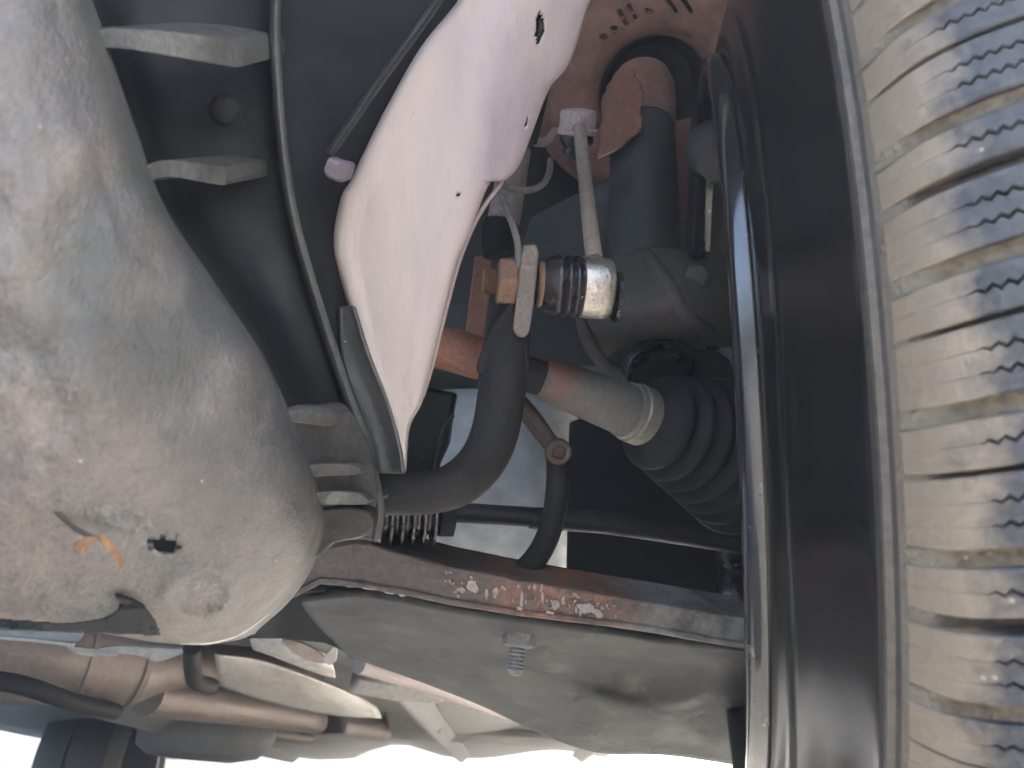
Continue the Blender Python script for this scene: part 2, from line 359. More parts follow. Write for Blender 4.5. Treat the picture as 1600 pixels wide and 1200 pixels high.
# ------------------------------------------------------------------ front wheel
def make_wheel():
    hub = c2w((.1291, .481, -.0252))
    W = thing('car_wheel', 'big dusty front wheel with zigzag tread and glossy black inner rim at right', 'wheel', hub)
    steer = math.radians(-12.54)
    # local X = wheel axis pointing outboard, Y back, Z up
    W.rotation_mode = 'XYZ'
    R = Matrix.Rotation(steer, 4, 'Z') @ Matrix.Rotation(math.radians(3.06), 4, 'Y')
    W.rotation_euler = R.to_euler('XYZ')
    O = Vector((0, 0, 0)); AX = Vector((1, 0, 0))
    def local(name, bm, material, parent, smooth=40):
        bmesh.ops.recalc_face_normals(bm, faces=bm.faces)
        me = bpy.data.meshes.new(name); bm.to_mesh(me); bm.free()
        for p in me.polygons: p.use_smooth = True
        me.set_sharp_from_angle(angle=math.radians(smooth))
        return link(name, me, material, parent)
    def wid(prof): return [(a + .004 * min(1, max(0, (r - .215) / .07)), r + .0078 * (1 - min(1, max(0, (r - .21) / .045)))) for a, r in prof]
    S0 = .027                                      # shoulder begins here (metres outboard of the rim lip)
    PROF = [(.0250, .2935), (.0275, .2975), (.031, .3025), (.036, .3075), (.043, .3112), (.052, .3135), (.07, .315), (.11, .3155), (.15, .315), (.178, .313), (.190, .309), (.198, .302), (.203, .294)]
    PROF = [(a + .004, b) for a, b in PROF]
    pc = catmull([Vector((a, b, 0)) for a, b in PROF], 16)
    def rad(l):
        for i in range(len(pc) - 1):
            if pc[i].x <= l <= pc[i + 1].x:
                t = (l - pc[i].x) / max(1e-9, pc[i + 1].x - pc[i].x); return pc[i].y + (pc[i + 1].y - pc[i].y) * t
        return pc[0].y if l < pc[0].x else pc[-1].y
    carc = [(l.x, l.y - .0068 * min(1, max(.12, min((l.x - .030) / .016, (.207 - l.x) / .016)))) for l in pc]
    tyre = local('tyre', lathe_bm(O, AX, carc, 180, close=False), M['carcass'], W)
    # sidewalls: shoulder ridge, mould rings, bead
    inner = [(.0252, .2935), (.0225, .2915), (.0218, .2895), (.0219, .288), (.0212, .284), (.0203, .2790), (.0190, .273), (.0176, .267), (.0162, .2605), (.0149, .2545), (.0137, .2485), (.0126, .2425), (.0116, .2365), (.0107, .2315), (.0100, .2303), (.0101, .2288), (.0092, .225), (.0082, .220), (.0073, .2155), (.0068, .2095), (.0074, .2045), (.012, .2005)]
    local('sidewall', lathe_bm(O, AX, wid(inner), 180, close=False), M['side'], tyre, 30)
    local('shoulder_ridge', lathe_bm(O, AX, wid([(.0256, .2940), (.0232, .2926), (.0214, .2902), (.0226, .2889), (.0245, .2905)]), 180, close=False), M['shoulder'], tyre, 60)
    local('shoulder_bead', lathe_bm(O, AX, [(.0280, .2905), (.0262, .2918), (.0266, .2932), (.0288, .2934)], 180, close=False), M['edge'], tyre, 60)
    outer = [(.2068, .2935), (.211, .27), (.213, .25), (.205, .22), (.195, .205)]
    local('sidewall', lathe_bm(O, AX, outer, 120, close=False), M['side'], tyre)
    # rim: inner flange, barrel, disc
    rimp = [(.0062, .2068), (.0015, .2072), (-.0012, .2050), (-.0020, .2015), (-.0012, .1985), (.0012, .1968), (.006, .1955), (.014, .1925), (.022, .186), (.03, .181), (.05, .178), (.085, .172), (.105, .165), (.14, .16), (.145, .16)]
    rim = local('rim', lathe_bm(O, AX, wid(rimp), 180, close=False), M['rim'], W, 50)
    disc = [(.14, .162), (.135, .12), (.15, .1), (.15, .05), (.13, .045), (.13, 0)]
    local('wheel_disc', lathe_bm(O, AX, disc, 60, close=False), M['rim'], rim)
    for k in range(5):
        a = 2 * math.pi * k / 5
        c = Vector((.146, math.cos(a) * .055, math.sin(a) * .055))
        local('wheel_nut', hexnut_bm(c, -AX, .011, .018), M['grime'], rim, 30)
    # tread blocks: per period one block with one sipe and one with two sipes
    NP = 57; per = 2 * math.pi / NP
    zz = .0030
    lats = []
    l = .0308
    while l < .0765:
        lats.append(l); l += zz / 4
    while l < .204:
        lats.append(l); l += .008
    def skew(l):
        x = l - .031
        return (.20 * x) / .315
    def zig(l):
        t = (l / zz) % 1.0
        return (abs(t - .5) * 4 - 1) * .00065
    def strip(lo, hi, sipe_lo, sipe_hi, st):
        bm = bmesh.new(); rows = []
        for l in lats:
            r = rad(l); depth = .0068 * min(1, max(.15, (l - .0302) / .012))
            sk = skew(l) * 1.0
            def edge(frac, sgn, sipe):
                a = frac * per + sk
                if sipe:
                    on = min(1, max(0, (l - st) / .003)); fade = min(1, max(0, (l - .037) / .004))
                    a += (zig(l) * on) / r
                    a += sgn * (.00002 + .00004 * fade + .00028 * on) / r
                else:
                    a += sgn * .0004 / r
                return a
            a0 = edge(lo, 1, sipe_lo); a1 = edge(hi, -1, sipe_hi)
            on_ = min(1, max(0, (l - st) / .003))
            r0 = .0005 if not sipe_lo else .00006 + .0003 * on_
            r1 = .0005 if not sipe_hi else .00006 + .0003 * on_
            ring = []
            mid = [(a0, r - depth), (a0, r - r0), (a0 + r0 / r, r), (a0 + (a1 - a0) * .5, r), (a1 - r1 / r, r), (a1, r - r1), (a1, r - depth)]
            for a, q in mid: ring.append(bm.verts.new(Vector((l, -math.cos(a) * q, math.sin(a) * q))))
            rows.append(ring)
        for i in range(len(rows) - 1):
            for k in range(6): bm.faces.new((rows[i][k], rows[i + 1][k], rows[i + 1][k + 1], rows[i][k + 1]))
        bm.faces.new(rows[0]); bm.faces.new(rows[-1][::-1])
        return bm
    # going up the tyre: narrow groove, one-sipe block, wide groove, two-sipe block
    cuts = [(.02, .20, False, True, .047), (.20, .37, True, False, .047), (.475, .64, False, True, .049), (.64, .80, True, True, .048), (.80, .98, True, False, .048)]
    protos = [local('tread_block', strip(a, b, s1, s2, st - .004), M['block'], tyre, 24) for a, b, s1, s2, st in cuts]
    bm = bmesh.new(); rows = []
    for l in lats[::3]:
        r = rad(l) - .0026 * min(1, max(.1, (l - .031) / .010)); sk = skew(l)
        rows.append([bm.verts.new(Vector((l, -math.cos(a) * q, math.sin(a) * q))) for a, q in ((.362 * per + sk, r + .0006), (.40 * per + sk, r - .0004), (.45 * per + sk, r - .0002), (.483 * per + sk, r + .0006))])
    for i in range(len(rows) - 1):
        for k in range(3): bm.faces.new((rows[i][k], rows[i + 1][k], rows[i + 1][k + 1], rows[i][k + 1]))
    protos.append(local('groove_floor', bm, M['mud'], tyre, 60))
    for o in protos: o.rotation_mode = 'XYZ'
    for i in range(1, NP):
        jit = random.uniform(-.0035, .0035)
        for o in protos:
            c = o.copy(); COL.objects.link(c); c.parent = tyre; c.rotation_euler = (-i * per + jit, 0, 0)
    return W
make_wheel()

# ------------------------------------------------------------------ bumper undertray (near, left)
T = thing('bumper_undertray', 'large dusty grey plastic undertray with moulded ribs filling the left foreground', 'undertray', P(250, 1000, .2))
def tray_disp(x, y):
    v = mnoise.noise(Vector((x * .012, y * .012, 1.3))) * .0022 + mnoise.noise(Vector((x * .035, y * .035, 4.3))) * .0008
    r = math.hypot((x - 312) / 55, (y - 925) / 42)
    if r < 1.4: v += .0022 * math.exp(-((r - .85) / .25) ** 2) * (-1) + (.0015 if r < .8 else 0)
    r = math.hypot((x - 190) / 90, (y - 822) / 26)
    if r < 1.6: v += .0035 * math.exp(-r * r * 1.5)
    return v
hole = [(232, 842), (250, 836), (278, 838), (281, 850), (272, 862), (250, 866), (236, 858)]
rowsA = [
 [(-160, -90, .155), (-60, -90, .150), (10, -90, .152), (60, -90, .158), (95, -90, .168), (112, -90, .200)],
 [(-160, 60, .150), (-60, 60, .146), (20, 60, .148), (90, 60, .155), (140, 60, .168), (160, 60, .200)],
 [(-160, 200, .146), (-50, 200, .143), (50, 200, .146), (130, 200, .155), (185, 200, .170), (208, 205, .202)],
 [(-160, 320, .145), (-40, 320, .142), (70, 320, .146), (170, 320, .158), (228, 322, .172), (255, 328, .204)],
 [(-160, 440, .145), (-30, 440, .143), (100, 440, .148), (220, 440, .162), (300, 440, .178), (330, 442, .208)],
 [(-160, 560, .147), (-20, 560, .146), (130, 560, .152), (270, 560, .168), (380, 560, .186), (408, 560, .214)],
 [(-160, 680, .150), (-10, 680, .150), (150, 680, .157), (310, 680, .175), (432, 680, .196), (462, 680, .222)],
 [(-160, 790, .156), (0, 790, .156), (165, 790, .163), (330, 790, .182), (455, 780, .202), (500, 790, .232)],
 [(-160, 880, .164), (0, 880, .164), (160, 882, .172), (320, 885, .190), (450, 870, .210), (492, 866, .236)],
 [(-160, 935, .172), (0, 938, .173), (150, 942, .181), (290, 955, .199), (405, 940, .216), (455, 930, .238)],
 [(-160, 960, .182), (0, 966, .183), (130, 976, .191), (262, 996, .206), (360, 992, .220), (402, 980, .240)],
 [(-160, 962, .205), (0, 968, .206), (130, 978, .212), (262, 1000, .224), (358, 998, .234), (398, 986, .252)],
]
TD = 1.2
rowsA = [[(a, b, c * TD) for a, b, c in r] for r in rowsA]
rowsA = [[(r[0][0] - 420, r[0][1], r[0][2] + .012)] + r for r in rowsA]
rowsA = [[(a - 60, -420, c + .02) for a, b, c in rowsA[0]]] + rowsA
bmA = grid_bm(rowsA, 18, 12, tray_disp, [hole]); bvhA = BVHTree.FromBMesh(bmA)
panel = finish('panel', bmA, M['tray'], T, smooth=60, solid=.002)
def onA(x, y): return hit(bvhA, x, y, .24) - .0012
finish('scuffed_patch', patch_bm([(128, 800), (160, 788), (205, 792), (232, 806), (240, 826), (215, 832), (180, 824), (150, 812)], onA, 4, 4), M['scuff'], panel, smooth=60, solid=.0006)
finish('scuffed_patch', patch_bm([(268, 922), (285, 906), (320, 900), (352, 915), (362, 935), (345, 948), (318, 940), (300, 948), (280, 938)], onA, 4, 5), M['scuff'], panel, smooth=60, solid=.0006)
finish('torn_rim', tube_bm([P(x, y, onA(x, y) - .0004) for x, y in hole + [hole[0]]], .0007, 6, 3), M['scuff'], panel, smooth=60)
# recessed side wall, black where the dust does not lie
rowsB = [
 [(105, -90, .196), (150, -90, .235), (280, -90, .252), (400, -90, .256), (432, -90, .250)],
 [(155, 60, .198), (195, 60, .236), (300, 60, .252), (400, 60, .257), (432, 60, .251)],
 [(203, 205, .200), (240, 205, .238), (330, 205, .254), (415, 205, .259), (440, 205, .253)],
 [(250, 328, .202), (285, 328, .240), (360, 328, .256), (435, 328, .261), (458, 328, .255)],
 [(325, 442, .206), (355, 442, .242), (410, 442, .258), (468, 442, .263), (488, 442, .257)],
 [(404, 560, .212), (425, 560, .244), (465, 560, .259), (508, 560, .265), (524, 560, .259)],
 [(458, 680, .220), (475, 680, .246), (510, 690, .260), (550, 690, .267), (568, 690, .261)],
 [(492, 780, .230), (508, 775, .248), (535, 775, .260), (572, 775, .267), (586, 775, .262)],
 [(488, 868, .236), (510, 858, .250), (540, 852, .260), (572, 848, .266), (584, 845, .263)],
]
rowsB = [[(a, b, c * TD) for a, b, c in r] for r in rowsB]
rowsB = [[(a - 60 + 12 * i, -420, c + .02) for i, (a, b, c) in enumerate(rowsB[0])]] + rowsB
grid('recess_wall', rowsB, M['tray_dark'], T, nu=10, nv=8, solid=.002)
edge = [(432, -90, .249), (430, 60, .249), (439, 205, .251), (456, 328, .253), (486, 442, .255), (524, 560, .257), (552, 640, .258), (572, 692, .259), (584, 745, .260), (592, 800, .260), (586, 846, .261)]
edge = [(a, b, c * TD) for a, b, c in edge]
edge = [(420, -420, edge[0][2] + .02)] + edge
def ribbon(name, pts, half, mtl, parent, lean=.003, solid=.0014):
    rows = []
    for i, (x, y, d_) in enumerate(pts):
        a = pts[max(0, i - 1)]; b = pts[min(len(pts) - 1, i + 1)]
        t = Vector((b[0] - a[0], b[1] - a[1])).normalized(); n_ = Vector((-t.y, t.x))
        rows.append([(x - n_.x * half, y - n_.y * half, d_ + lean), (x, y, d_), (x + n_.x * half, y + n_.y * half, d_ + lean)])
    return grid(name, rows, mtl, parent, nu=4, nv=8, solid=solid)
ribs = [
 [(95, 62, .176), (140, 44, .186), (250, 46, .20), (330, 58, .212), (376, 64, .226), (380, 104, .226), (330, 100, .212), (250, 86, .20), (180, 76, .19), (120, 76, .18)],
 [(196, 288, .190), (226, 260, .198), (262, 250, .205), (330, 258, .217), (352, 262, .222), (352, 288, .222), (325, 286, .217), (262, 276, .205), (228, 284, .198)],
 [(432, 655, .215), (468, 637, .222), (520, 644, .234), (518, 666, .234), (470, 662, .222)],
 [(436, 768, .212), (452, 736, .218), (478, 726, .224), (550, 726, .240), (560, 741, .242), (490, 746, .228), (462, 768, .220)],
 [(452, 822, .216), (470, 782, .222), (500, 768, .228), (560, 770, .243), (572, 788, .246), (505, 790, .234), (478, 812, .224)],
]
ribbon('flange', edge, 6.5, M['tray_edge'], T)
for r in ribs:
    r = [(a, b, c * TD) for a, b, c in r]
    prism('rib', r, M['tray_edge'], T, ext=(0, .05, .05 * (600 - sum(q[1] for q in r) / len(r)) / FPX + .003), sm=3, bevel=.0026)
o = prism('corner_web', [(a, b, c * TD) for a, b, c in [(468, 832, .224), (500, 798, .232), (560, 796, .246), (582, 806, .25), (580, 832, .252), (556, 842, .248), (520, 850, .24), (492, 872, .234)]], M['olive'], T, ext=(0, .03, 0), sm=3, bevel=.001)
cb = [[(438, 640, .214), (480, 632, .224), (540, 640, .240), (560, 668, .250)], [(432, 700, .210), (470, 690, .222), (545, 695, .244), (578, 708, .254)], [(438, 770, .211), (470, 752, .221), (550, 755, .246), (588, 762, .256)], [(448, 830, .214), (472, 806, .222), (555, 804, .250), (592, 806, .258)], [(470, 880, .222), (498, 852, .232), (556, 842, .252), (588, 846, .26)]]
grid('corner_block', [[(a, b, c * TD + .005) for a, b, c in r] for r in cb], M['tray_mid'], T, nu=8, nv=8, solid=.002)
# bolt sitting in the recess
bc = P(352, 172, .236 * TD + .012); ax = d2w((.25, -1, -.1))
finish('bolt_washer', lathe_bm(bc - ax * .001, ax, [(0, .0062), (.0012, .0062), (.0016, .005), (.0016, 0)], 24), M['tray_dark'], T)
finish('bolt', lathe_bm(bc, ax, [(0, .0058), (.003, .0056), (.0048, .0044), (.0055, .002), (.0056, 0)], 20), M['bar'], T, smooth=50)
# black lip under the panel
finish('lip', patch_bm([(-100, 972), (0, 968), (110, 975), (165, 966), (184, 955), (190, 942), (180, 930), (205, 936), (228, 950), (244, 972), (250, 992), (150, 988), (0, 980), (-100, 980)], lambda x, y: onA(x, min(y, 950)) - .0045, 2, 1), M['lip'], panel, smooth=60, solid=.0012)
tube('lip_edge', [(282, 1004, .254), (330, 1004, .259), (375, 990, .266), (410, 965, .273), (440, 935, .280)], .0006, M['shield'], T, seg=8)

L = thing('dried_leaf', 'small dried orange leaf with dark stem caught on the undertray', 'leaf', P(150, 850, .198))
tube('stem', [(78, 788, .190), (100, 810, .191), (125, 830, .192), (150, 842, .193)], [.0006, .0007, .0007, .0005], M['twig'], L, seg=8)
for poly in ([(112, 852, .190), (125, 842, .190), (142, 838, .191), (150, 842, .192), (140, 852, .191), (130, 864, .190), (118, 860, .188)],
             [(148, 838, .192), (160, 836, .192), (176, 850, .193), (188, 868, .194), (190, 886, .194), (184, 886, .194), (176, 868, .193), (164, 854, .192)]):
    prism('leaflet', poly, M['leaf'], L, ext=(0, .0005, 0), sm=3, bevel=0)

# ------------------------------------------------------------------ black wheel-arch liner behind the undertray
L = thing('wheel_arch_liner', 'dark plastic wheel arch liner with pale edge bead behind the undertray', 'liner', P(520, 300, 0.316))
grid('panel', [[(390, -430, .33), (560, -430, .34), (740, -430, .352), (980, -430, .37)], [(400, -120, .318), (520, -120, .326), (650, -120, .338), (800, -120, .352)], [(405, 0, .318), (500, 0, .326), (600, 0, .336), (740, 0, .352)], [(420, 150, .318), (480, 150, .324), (540, 150, .334), (630, 150, .35)],
      [(430, 260, .318), (470, 260, .322), (510, 260, .33), (572, 260, .348)], [(440, 340, .318), (470, 340, .322), (498, 340, .328), (538, 340, .346)], [(480, 450, .320), (500, 450, .324), (520, 450, .329), (545, 450, .345)],
      [(525, 580, .322), (540, 580, .325), (555, 580, .329), (580, 580, .343)]], M['liner'], L, nu=5, nv=5)
ribbon('edge_bead', [(712, -60, 0.322), (684, 0, 0.319), (642, 60, 0.316), (592, 128, 0.313), (548, 192, 0.310), (514, 240, 0.308)], 5.5, M['olive'], L)
prism('clip', [(505, 264, .304), (513, 244, .305), (524, 250, .307), (548, 256, .312), (540, 284, .312), (528, 286, .31), (507, 276, .305)], M['clip'], L, ext=(0, .012, .004), bevel=.0016)
grid('rubber_strip', [[(530, 480, .324), (540, 479, .328), (549, 478, .334)], [(534, 560, .322), (554, 555, .326), (573, 550, .334)], [(560, 640, .322), (584, 636, .324), (606, 632, .334)], [(578, 700, .322), (602, 700, .323), (624, 702, .334)], [(584, 738, .322), (608, 739, .323), (629, 740, .334)]], M['olive'], L, nu=6, nv=6, solid=.003)
tube('strip_edge', [(552, 480, .331), (574, 550, .331), (606, 632, .331), (624, 702, .331), (629, 738, .331)], .0011, M['tray_edge'], L, seg=8)

# ------------------------------------------------------------------ pale frame rail
F = thing('frame_rail', 'pale pinkish painted sheet metal rail tapering to a point beside the stabilizer bar', 'frame rail', P(630, 735, 0.348))
left = [(960, -400), (775, -90), (722, 0), (662, 76), (606, 174), (568, 250), (552, 284), (536, 312), (524, 380), (532, 424), (554, 500), (582, 582), (604, 632), (618, 680), (623, 734)]
right = [(1110, -400), (962, -90), (920, 0), (888, 95), (853, 143), (812, 249), (787, 279), (762, 286), (728, 372), (712, 408), (690, 496), (674, 566), (658, 626), (638, 668), (632, 736)]
rows = []
def crease(y): return 812 - (y + 60) * .205 if y < 330 else 732 - (y - 330) * .255
def rail_d(x, y):
    c = crease(y); v = .00016 * 14 * math.log(1 + math.exp(min(40, (x - c) / 14))) + .000015 * max(0, c - x - 60)
    return v + mnoise.noise(Vector((x * .008, y * .004, 8))) * .0004
for (lx, ly), (rx, ry) in zip(left, right):
    wdt = rx - lx; hgt = ry - ly
    rows.append([(lx - 3, ly, 0.344), (lx + 3, ly, 0.332)] + [(lx + wdt * f, ly + hgt * f, 0.332) for f in (.2, .4, .6, .8)] + [(rx - 4, ry, 0.333), (rx, ry, 0.340), (rx - 6, ry, 0.363)])
drain = [(842, 14), (849, 30), (850, 46), (845, 62), (838, 72), (835, 55), (836, 35)]
small = [(715, 300), (719, 302), (719, 308), (714, 307)]
small2 = [(818, 188), (823, 186), (823, 195), (819, 196)]
rail = grid('sheet', rows, M['rail'], F, nu=16, nv=16, solid=.0014, holes=[drain, small, small2], disp=rail_d)
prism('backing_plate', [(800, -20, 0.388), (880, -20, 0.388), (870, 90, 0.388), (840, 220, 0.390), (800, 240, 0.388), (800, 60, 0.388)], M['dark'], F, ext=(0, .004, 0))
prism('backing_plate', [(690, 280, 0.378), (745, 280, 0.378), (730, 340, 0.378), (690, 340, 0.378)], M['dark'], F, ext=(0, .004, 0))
tube('drain_plug', [(842, 20, 0.344), (844, 42, 0.343), (839, 66, 0.344)], [.0006, .0022, .0006], M['lip'], F, seg=10)
tube('sealer_bead', [(784, 284, 0.346), (748, 336, 0.345), (720, 400, 0.345), (698, 478, 0.345), (676, 566, 0.345), (660, 620, 0.344)], .0011, M['rail'], F, seg=8)

# ------------------------------------------------------------------ stabilizer bar
B = thing('stabilizer_bar', 'dark curved stabilizer bar with flattened upright end, sweeping up beside the pale rail', 'stabilizer bar', P(700, 800, .375))
tube('bar', [(500, 768, .365), (560, 771, .366), (620, 772, .368), (672, 769, .371), (716, 755, .375), (752, 722, .380), (773, 676, .385), (783, 620, .389), (788, 565, .393), (796, 520, .398), (808, 480, .402)], [.0098, .0098, .010, .0105, .0112, .0117, .0120, .0121, .0121, .0110, .0085], M['bar'], B, seg=28, n=8)
prism('blade_root', [(748, 585, .384), (752, 548, .385), (768, 512, .387), (786, 488, .388), (802, 462, .389), (806, 505, .389), (820, 530, .389), (822, 585, .386)], M['bar'], B, ext=(0, .02, 0), sm=3, bevel=.004)
prism('flat_end', [(813, 402, .384), (817, 382, .384), (838, 381, .384), (842, 396, .384), (838, 440, .384), (832, 490, .384), (827, 518, .384), (819, 527, .384), (808, 526, .384), (801, 514, .384), (806, 470, .384)], M['bar_end'], B, ext=(0, .030, 0), bevel=.0012)

# ------------------------------------------------------------------ stabilizer link
K = thing('stabilizer_link', 'slim tan stabilizer link rod with bright steel ball joint bolted to the stabilizer bar', 'stabilizer link', P(900, 450, .398))
c0 = CC(928, 450, .398)
axc = Vector((1, .10, -.055)).normalized(); axw = d2w(axc)
def onax(px):                       # distance along the joint axis that shows at px
    return (px - 928) / FPX * .398
def LX(pts): return [(onax(a), r / FPX * .398) for a, r in pts]
C = c2w(c0)
house = finish('ball_housing', lathe_bm(C, axw, LX([(903, 20), (904, 42), (908, 47), (915, 48), (940, 48), (949, 47), (954, 43), (955.5, 36), (955.5, 0)]), 48), M['alu'], K, smooth=40)
finish('dust_boot', lathe_bm(C, axw, LX([(844, 16), (846, 36), (850, 40), (858, 44), (866, 47), (870, 49), (874, 47), (876, 43), (879, 45), (883, 49), (887, 49), (890, 44), (892, 45), (895, 49), (899, 49), (902, 46), (906, 46), (906, 20)]), 48), M['rubber'], K, smooth=60)
finish('washer', lathe_bm(C, axw, LX([(838, 10), (838, 32), (841, 36), (846, 36), (848, 32), (852, 34), (853, 30), (853, 10)]), 32), M['nut'], K, smooth=30)
finish('nut', hexnut_bm(C + axw * onax(776), axw, 39 / FPX * .398, onax(806) - onax(776), roll=.5), M['nut'], K, smooth=25, bevel=.0005)
th = []
for i in range(9):
    x = 755 + i * 2.4; th += [(x, 17.5), (x + 1.2, 20)]
finish('stud_thread', lathe_bm(C, axw, LX([(754, 0), (754, 15)] + th + [(780, 19)]), 24), M['nut'], K, smooth=25)
tube('rod', [(929, 408, .400), (921, 345, .43), (913, 270, .475), (905, 196, .518)], [.0046, .0044, .0043, .0042], M['rod'], K, seg=18, n=4)
tube('weld_collar', [(905, 200, .516), (904, 190, .519)], [.0048, .004], M['cup'], K, seg=16, n=3)
uc = P(903, 188, .528); ua = d2w((.05, -.38, .92))
finish('link_cup', lathe_bm(uc, ua, [(-.010, .008), (-.009, .0142), (-.0065, .0146), (-.005, .0126), (.004, .0124), (.0064, .0116), (.0072, .009), (.0066, .007), (.0066, 0)], 36), M['cup'], K, smooth=35)
finish('cup_boot', lathe_bm(uc, ua, [(-.026, .006), (-.022, .0095), (-.018, .0082), (-.014, .012), (-.010, .011), (-.009, .004)], 32), M['rubber'], K, smooth=60)
finish('snap_ring', lathe_bm(C + axw * .0125 + d2w((0, .006, -.003)), axw, [(-.001, .0118), (-.001, .0134), (.0012, .0134), (.0012, .0118)], 40), M['rubber'], K)

# ------------------------------------------------------------------ drive shaft
D = thing('drive_shaft', 'drive shaft with rusty left length, steel clamp band and black pleated rubber boot', 'drive shaft', P(900, 620, .43))
tube('rusty_length', [(560, 500, .425), (640, 528, .428), (700, 545, .430), (754, 561, .432)], [.0122, .0122, .0122, .0121], M['shaft_rust'], D, seg=28, n=4)
tube('neck', [(740, 557, .432), (800, 576, .434), (860, 596, .437)], [.0098, .0098, .0100], M['bar'], D, seg=24, n=4)
tube('shaft', [(846, 590, .436), (858, 594, .437), (900, 610, .440), (950, 629, .444), (985, 643, .447)], [.0105, .0125, .0138, .0150, .0155], M['shaft'], D, seg=28, n=5)
a0 = CC(985, 643, .447); a1 = CC(1165, 715, .500); bx = d2w((a1 - a0).normalized()); b0 = c2w(a0); BL = (a1 - a0).length
finish('clamp_band', lathe_bm(b0, bx, [(-.004, .010), (-.004, .0165), (-.001, .0168), (0, .0162), (.001, .0176), (.0095, .0178), (.0105, .0165), (.0105, .01)], 40), M['band'], D, smooth=30)
bp = [(.009, .0165), (.012, .0185), (.016, .0245), (.020, .0285), (.0225, .0292)]
for k in range(6):
    a = .0225 + k * .0125; r = .0292 + k * .0038
    bp += [(a + .0025, r - .0008), (a + .0048, r - .0052), (a + .0060, r - .0060), (a + .0075, r - .0040), (a + .0105, r + .0022), (a + .0125, r + .0038)]
bp += [(.105, .050), (.112, .02)]
finish('boot', lathe_bm(b0, bx, bp, 56), M['boot'], D, smooth=60)

# ------------------------------------------------------------------ steering knuckle
N = thing('steering_knuckle', 'grey-brown cast steering knuckle between the ball joint and the wheel', 'knuckle', P(1040, 540, .5))
def kd(x, y):
    v = .006 * math.exp(-(((x - 1000) / 60) ** 2 + ((y - 440) / 40) ** 2)) - .010 * math.exp(-((y - 470) / 50) ** 2)
    return v + mnoise.noise(Vector((x * .02, y * .02, 3))) * .002
grid('casting', [
 [(925, 430, .520), (945, 412, .505), (985, 398, .490), (1020, 388, .485), (1060, 392, .488), (1110, 398, .495), (1180, 404, .515)],
 [(900, 470, .515), (930, 440, .492), (985, 425, .472), (1030, 420, .466), (1070, 420, .470), (1120, 425, .480), (1190, 430, .510)],
 [(905, 495, .505), (935, 475, .480), (985, 460, .462), (1030, 458, .456), (1075, 458, .460), (1125, 462, .472), (1195, 468, .505)],
 [(912, 515, .505), (940, 500, .482), (985, 495, .464), (1030, 492, .458), (1075, 495, .462), (1125, 498, .474), (1195, 505, .505)],
 [(922, 535, .510), (945, 525, .490), (985, 522, .474), (1030, 518, .468), (1080, 522, .472), (1130, 526, .482), (1195, 530, .510)],
 [(935, 560, .525), (955, 552, .510), (988, 545, .500), (1030, 534, .495), (1085, 534, .498), (1135, 538, .505), (1195, 540, .525)]], M['cast'], N, nu=8, nv=7, solid=.004, disp=kd)
tube('casting_ridge', [(905, 490, .488), (914, 520, .489), (930, 552, .490), (956, 578, .490), (990, 592, .490)], [.003, .004, .0045, .004, .003], M['cast'], N, seg=12)
finish('casting_boss', lathe_bm(P(1000, 462, .468), d2w((-.35, -.92, -.1)), [(-.012, .012), (0, .0115), (.004, .010), (.0048, .006), (.0035, .004), (.0035, 0)], 28), M['cast'], N, smooth=40)
tube('casting_ridge', [(1010, 396, .486), (1040, 440, .452), (1070, 490, .452), (1110, 520, .466)], [.004, .005, .005, .004], M['cast'], N, seg=12)
finish('pinch_bolt', hexnut_bm(P(1088, 432, .462), d2w((-.2, -.95, -.1)), 0.0075, .006), M['cast'], N, smooth=25, bevel=.0006)
jb = P(1030, 575, .488); ja = d2w((.12, -.75, -.5))
finish('joint_socket', lathe_bm(jb, ja, [(-.02, .024), (0, .0235), (.004, .022), (.004, .019), (-.002, .017), (-.006, .006), (-.006, 0)], 40), M['rubber'], N, smooth=40)
prism('casting_lug', [(960, 560, .49), (990, 545, .49), (1080, 545, .492), (1140, 560, .495), (1140, 620, .50), (1070, 600, .495), (1000, 598, .49)], M['boot'], N, ext=(0, .03, 0), sm=3, bevel=.002)

# ------------------------------------------------------------------ suspension strut
S = thing('suspension_strut', 'grey suspension strut tube with torn rusty dust sleeve below the spring seat', 'strut', P(1005, 420, .56))
tube('tube', [(1008, 430, .560), (1006, 330, .580), (1004, 240, .605), (1003, 190, .620)], [.0262, .0262, .026, .0255], M['strut'], S, seg=40, n=5)
sa = (CC(1003, 130, .64) - CC(1004, 240, .605)).normalized(); sw = d2w(sa)
finish('bump_cap', lathe_bm(P(1004, 205, .615), sw, [(0, .0262), (.025, .0270), (.046, .0265), (.058, .023), (.065, .016), (.068, .006), (.069, 0)], 40), M['dome'], S, smooth=60)
# torn rusty sleeve: a curved shell standing proud of the tube
def sleeve_d(x, y):
    a = max(-.97, min(.97, (x - 1004) / 66)); return .592 - (y - 240) * .00026 - .030 * math.sqrt(1 - a * a)
sl_poly = [(933, 248), (938, 225), (936, 205), (941, 182), (940, 160), (950, 135), (962, 114), (980, 106), (994, 112), (990, 122), (1000, 128), (1006, 150), (1000, 178), (1004, 192), (1001, 205), (985, 216), (965, 233), (945, 246)]
finish('torn_sleeve', patch_bm(sl_poly, lambda x, y: sleeve_d(x, y) + mnoise.noise(Vector((x * .03, y * .03, 2))) * .004, 2.5), M['rust'], S, smooth=60, solid=.0016)
tube('sleeve_edge', [(934, 248, sleeve_d(934, 248)), (965, 233, sleeve_d(965, 233)), (985, 216, sleeve_d(985, 216)), (1001, 204, sleeve_d(1001, 204))], .0008, M['rod'], S, seg=8)
prism('rust_strip', [(1056, 190, .655), (1088, 180, .655), (1084, 250, .65), (1080, 340, .64), (1060, 338, .64), (1057, 280, .645)], M['rust'], S, ext=(0, .006, 0))
